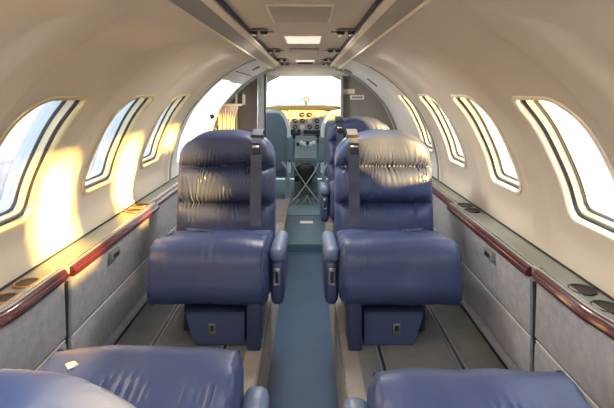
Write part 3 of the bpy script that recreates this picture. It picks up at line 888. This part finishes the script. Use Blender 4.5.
# yokes
for s, sd in ((-1, 'left'), (1, 'right')):
    t = thing('control_yoke', f'black control yoke in front of the {sd} pilot seat', 'yoke', (s*.36, 5.95, .78))
    bm = bmesh.new(); add_tube(bm, [(0, 0, 0), (0, .2, 0)], .014, 10); obj('shaft', bm, M['chrome'], t)
    bm = bmesh.new(); add_tube(bm, [(-.15, -.01, .10), (-.15, -.01, .0), (-.10, -.01, -.04), (0, -.01, -.01), (.10, -.01, -.04), (.15, -.01, 0), (.15, -.01, .10)], .014, 10); obj('wheel', bm, M['black'], t)
# pilot seats
for s, sd in ((-1, 'left'), (1, 'right')):
    t = thing('pilot_seat', f'teal grey pilot seat with pale piping on the {sd} of the cockpit', 'seat', (s*.375, 5.25, .055), 'pilot seats')
    wb = .40; hb = .66
    def df(p, n):
        z = p.z+hb/2; tt = max(0, (z-(hb-.22))/.22)
        return Vector((p.x*(1-.42*tt**1.9), p.y - .02*(1-(p.x/.2)**2)*(n.y > 0), p.z))
    bm = rbox((wb, .10, hb), (.04, .04, .06), .016, df)
    bmesh.ops.rotate(bm, verts=bm.verts, cent=(0, 0, 0), matrix=Matrix.Rotation(math.radians(6), 3, 'X'))
    bmesh.ops.translate(bm, verts=bm.verts, vec=(0, .02, .295+hb/2)); b = obj('backrest', bm, M['cleather'], t)
    bm = bmesh.new(); pts = []
    for k in range(41):
        q = -1+2*k/40; 
        if abs(q) > .45:
            z = hb*(1-(abs(q)-.45)/.55)*.96; tt = max(0, (z-(hb-.22))/.22); x = math.copysign(wb/2*(1-.42*tt**1.9)-.002, q)
        else:
            x = q/.45*(wb/2*.60); z = hb*.965+.012*(1-(q/.45)**2)
        zz = z-hb/2; a = math.radians(6)
        pts.append((x, .02-.038-zz*math.sin(a), .295+hb/2+zz*math.cos(a)))
    add_tube(bm, pts, .021, 8); obj('piping', bm, M['pipe_white'], b)
    bm = rbox((wb+.02, .44, .12), (.03, .05, .045), .02); bmesh.ops.translate(bm, verts=bm.verts, vec=(0, .27, .30)); obj('cushion', bm, M['cleather'], t)
    # inboard arm
    bm = rbox((.06, .09, .28), (.022, .03, .03), .014); bmesh.ops.translate(bm, verts=bm.verts, vec=(-s*.205, .0, .55)); obj('folded_armrest', bm, M['cleather'], t)
    bm = bmesh.new()
    for sx in (-1, 1):
        add_tube(bm, [(sx*.17, .06, .25), (sx*.17, .0, .0)], .012, 8); add_tube(bm, [(sx*.17, .40, .25), (sx*.17, .46, .0)], .012, 8)
        add_tube(bm, [(sx*.17, -.02, .012), (sx*.17, .5, .012)], .012, 8)
    obj('seat_frame', bm, M['cpipe'], t)
    bm = bmesh.new(); add_tube(bm, [(-s*.13, -.06, .42), (-s*.18, -.09, .36), (-s*.205, -.10, .24), (-s*.20, -.11, .05)], .010, 8); obj('recline_tube', bm, M['cpipe'], t)
# harness straps crossing in front of the pedestal, black boot
bm = rbox((.20, .08, .24), (.06, .03, .08), .015, lambda p, n: Vector((p.x*(.55+.45*sm((p.z+.12)/.16)), p.y, p.z)))
tag(obj('black_pouch', bm, M['black'], loc=(0, 5.44, .31)), 'black heart-shaped pouch hung at the rear of the pedestal', 'pouch')
bm = bmesh.new()
for s in (-1, 1):
    add_tube(bm, [(s*.14, 5.25, .46), (s*.09, 5.24, .36), (s*.0, 5.22, .23), (-s*.09, 5.18, .12), (-s*.14, 5.14, .075)], .009, 8, flat=.6)
tag(obj('crossed_harness', bm, M['cpipe']), 'pale harness straps crossing between the pilot seats', 'harness')
for s, sd in ((-1, 'left'), (1, 'right')):
    bm = bmesh.new(); add_tube(bm, [(s*.19, 5.0, .42), (s*.175, 4.98, .36), (s*.155, 4.97, .22), (s*.16, 4.95, .06)], .010, 8)
    tag(obj('support_tube', bm, M['grey']), f'curved grey support tube beside the {sd} pilot seat', 'tube')
bm = bmesh.new(); random.seed(8)
for k in range(7):
    x = -.14+.047*k; add_tube(bm, [(x, 5.05, .07), (x+.05*random.uniform(-1, 1), 5.12, .10+.05*random.random()), (x+.06*random.uniform(-1, 1), 5.22, .08), (x+.03, 5.35, .07)], .007, 6)
tag(obj('belt_tangle', bm, M['grey']), 'tangle of loose grey straps on the cockpit floor', 'straps')

# ------------------------------------------------------------------ outside
bm = bmesh.new(); add_box(bm, (151.5, 0, -1.15), (297, 600, .1)); struct(obj('ground', bm, M['apron'], smooth=False), 'pale concrete apron outside the right windows', 'ground')
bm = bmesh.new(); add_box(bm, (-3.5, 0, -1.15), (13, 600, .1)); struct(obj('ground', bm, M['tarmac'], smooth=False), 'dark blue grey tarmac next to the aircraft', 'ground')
bm = bmesh.new(); add_box(bm, (-12.5, 0, -1.15), (5, 600, .1)); struct(obj('ground', bm, M['apron_mid'], smooth=False), 'grey apron strip beyond the tarmac on the left', 'ground')
bm = bmesh.new(); add_box(bm, (-157.5, 0, -1.15), (285, 600, .1)); struct(obj('ground', bm, M['apron'], smooth=False), 'pale concrete apron outside the left windows', 'ground')

# ------------------------------------------------------------------ light
wd_ = bpy.data.worlds.new('sky'); bpy.context.scene.world = wd_; wd_.use_nodes = True
nt = wd_.node_tree; bg = nt.nodes['Background']
tc = nt.nodes.new('ShaderNodeTexCoord'); sp = nt.nodes.new('ShaderNodeSeparateXYZ'); rp = nt.nodes.new('ShaderNodeValToRGB')
nt.links.new(tc.outputs['Generated'], sp.inputs[0]); nt.links.new(sp.outputs['Z'], rp.inputs['Fac']); nt.links.new(rp.outputs['Color'], bg.inputs['Color'])
rp.color_ramp.elements[0].position = 0.; rp.color_ramp.elements[0].color = (.94, .97, 1., 1)
rp.color_ramp.elements[1].position = .6; rp.color_ramp.elements[1].color = (.72, .84, 1., 1)
bg.inputs['Strength'].default_value = 4.6
def lamp(kind, loc, energy, col, size=None, d=None, **k):
    l = bpy.data.lights.new('lamp', kind); l.energy = energy; l.color = col
    o = bpy.data.objects.new('lamp', l); COL.objects.link(o); o.location = loc
    if size: l.shape = 'RECTANGLE'; l.size, l.size_y = size
    if d is not None: o.rotation_euler = Vector(d).to_track_quat('-Z', 'Y').to_euler()
    return o
sun = lamp('SUN', (5, -3, 3), 42., (1., .56, .13), d=(-1, .582, -.14)); sun.data.angle = math.radians(3.5); sun.name = 'sun'
for y in (2.48, 4.15, .32, -.78):  # forward two sit at the visible light panels, rear two are added fill
    o = lamp('AREA', (0, y, 1.452), 9. if y < 4 else 4., (1., .93, .82), (.16, .30), (0, 0, -1)); o.name = 'ceiling_fill_lamp'

# ------------------------------------------------------------------ camera
cam = bpy.data.cameras.new('camera'); co = bpy.data.objects.new('camera', cam); COL.objects.link(co)
co.location = (.024, 0, H); co.rotation_euler = (PI/2, 0, 0)
cam.sensor_width = 36; cam.lens = 500/614*36; cam.shift_y = -112/614; cam.shift_x = -1/614; cam.clip_start = .02
sc = bpy.context.scene; sc.camera = co
sc.view_settings.view_transform = 'Standard'; sc.view_settings.look = 'None'; sc.view_settings.gamma = 1; sc.view_settings.exposure = 0.45
sc.view_settings.use_curve_mapping = False
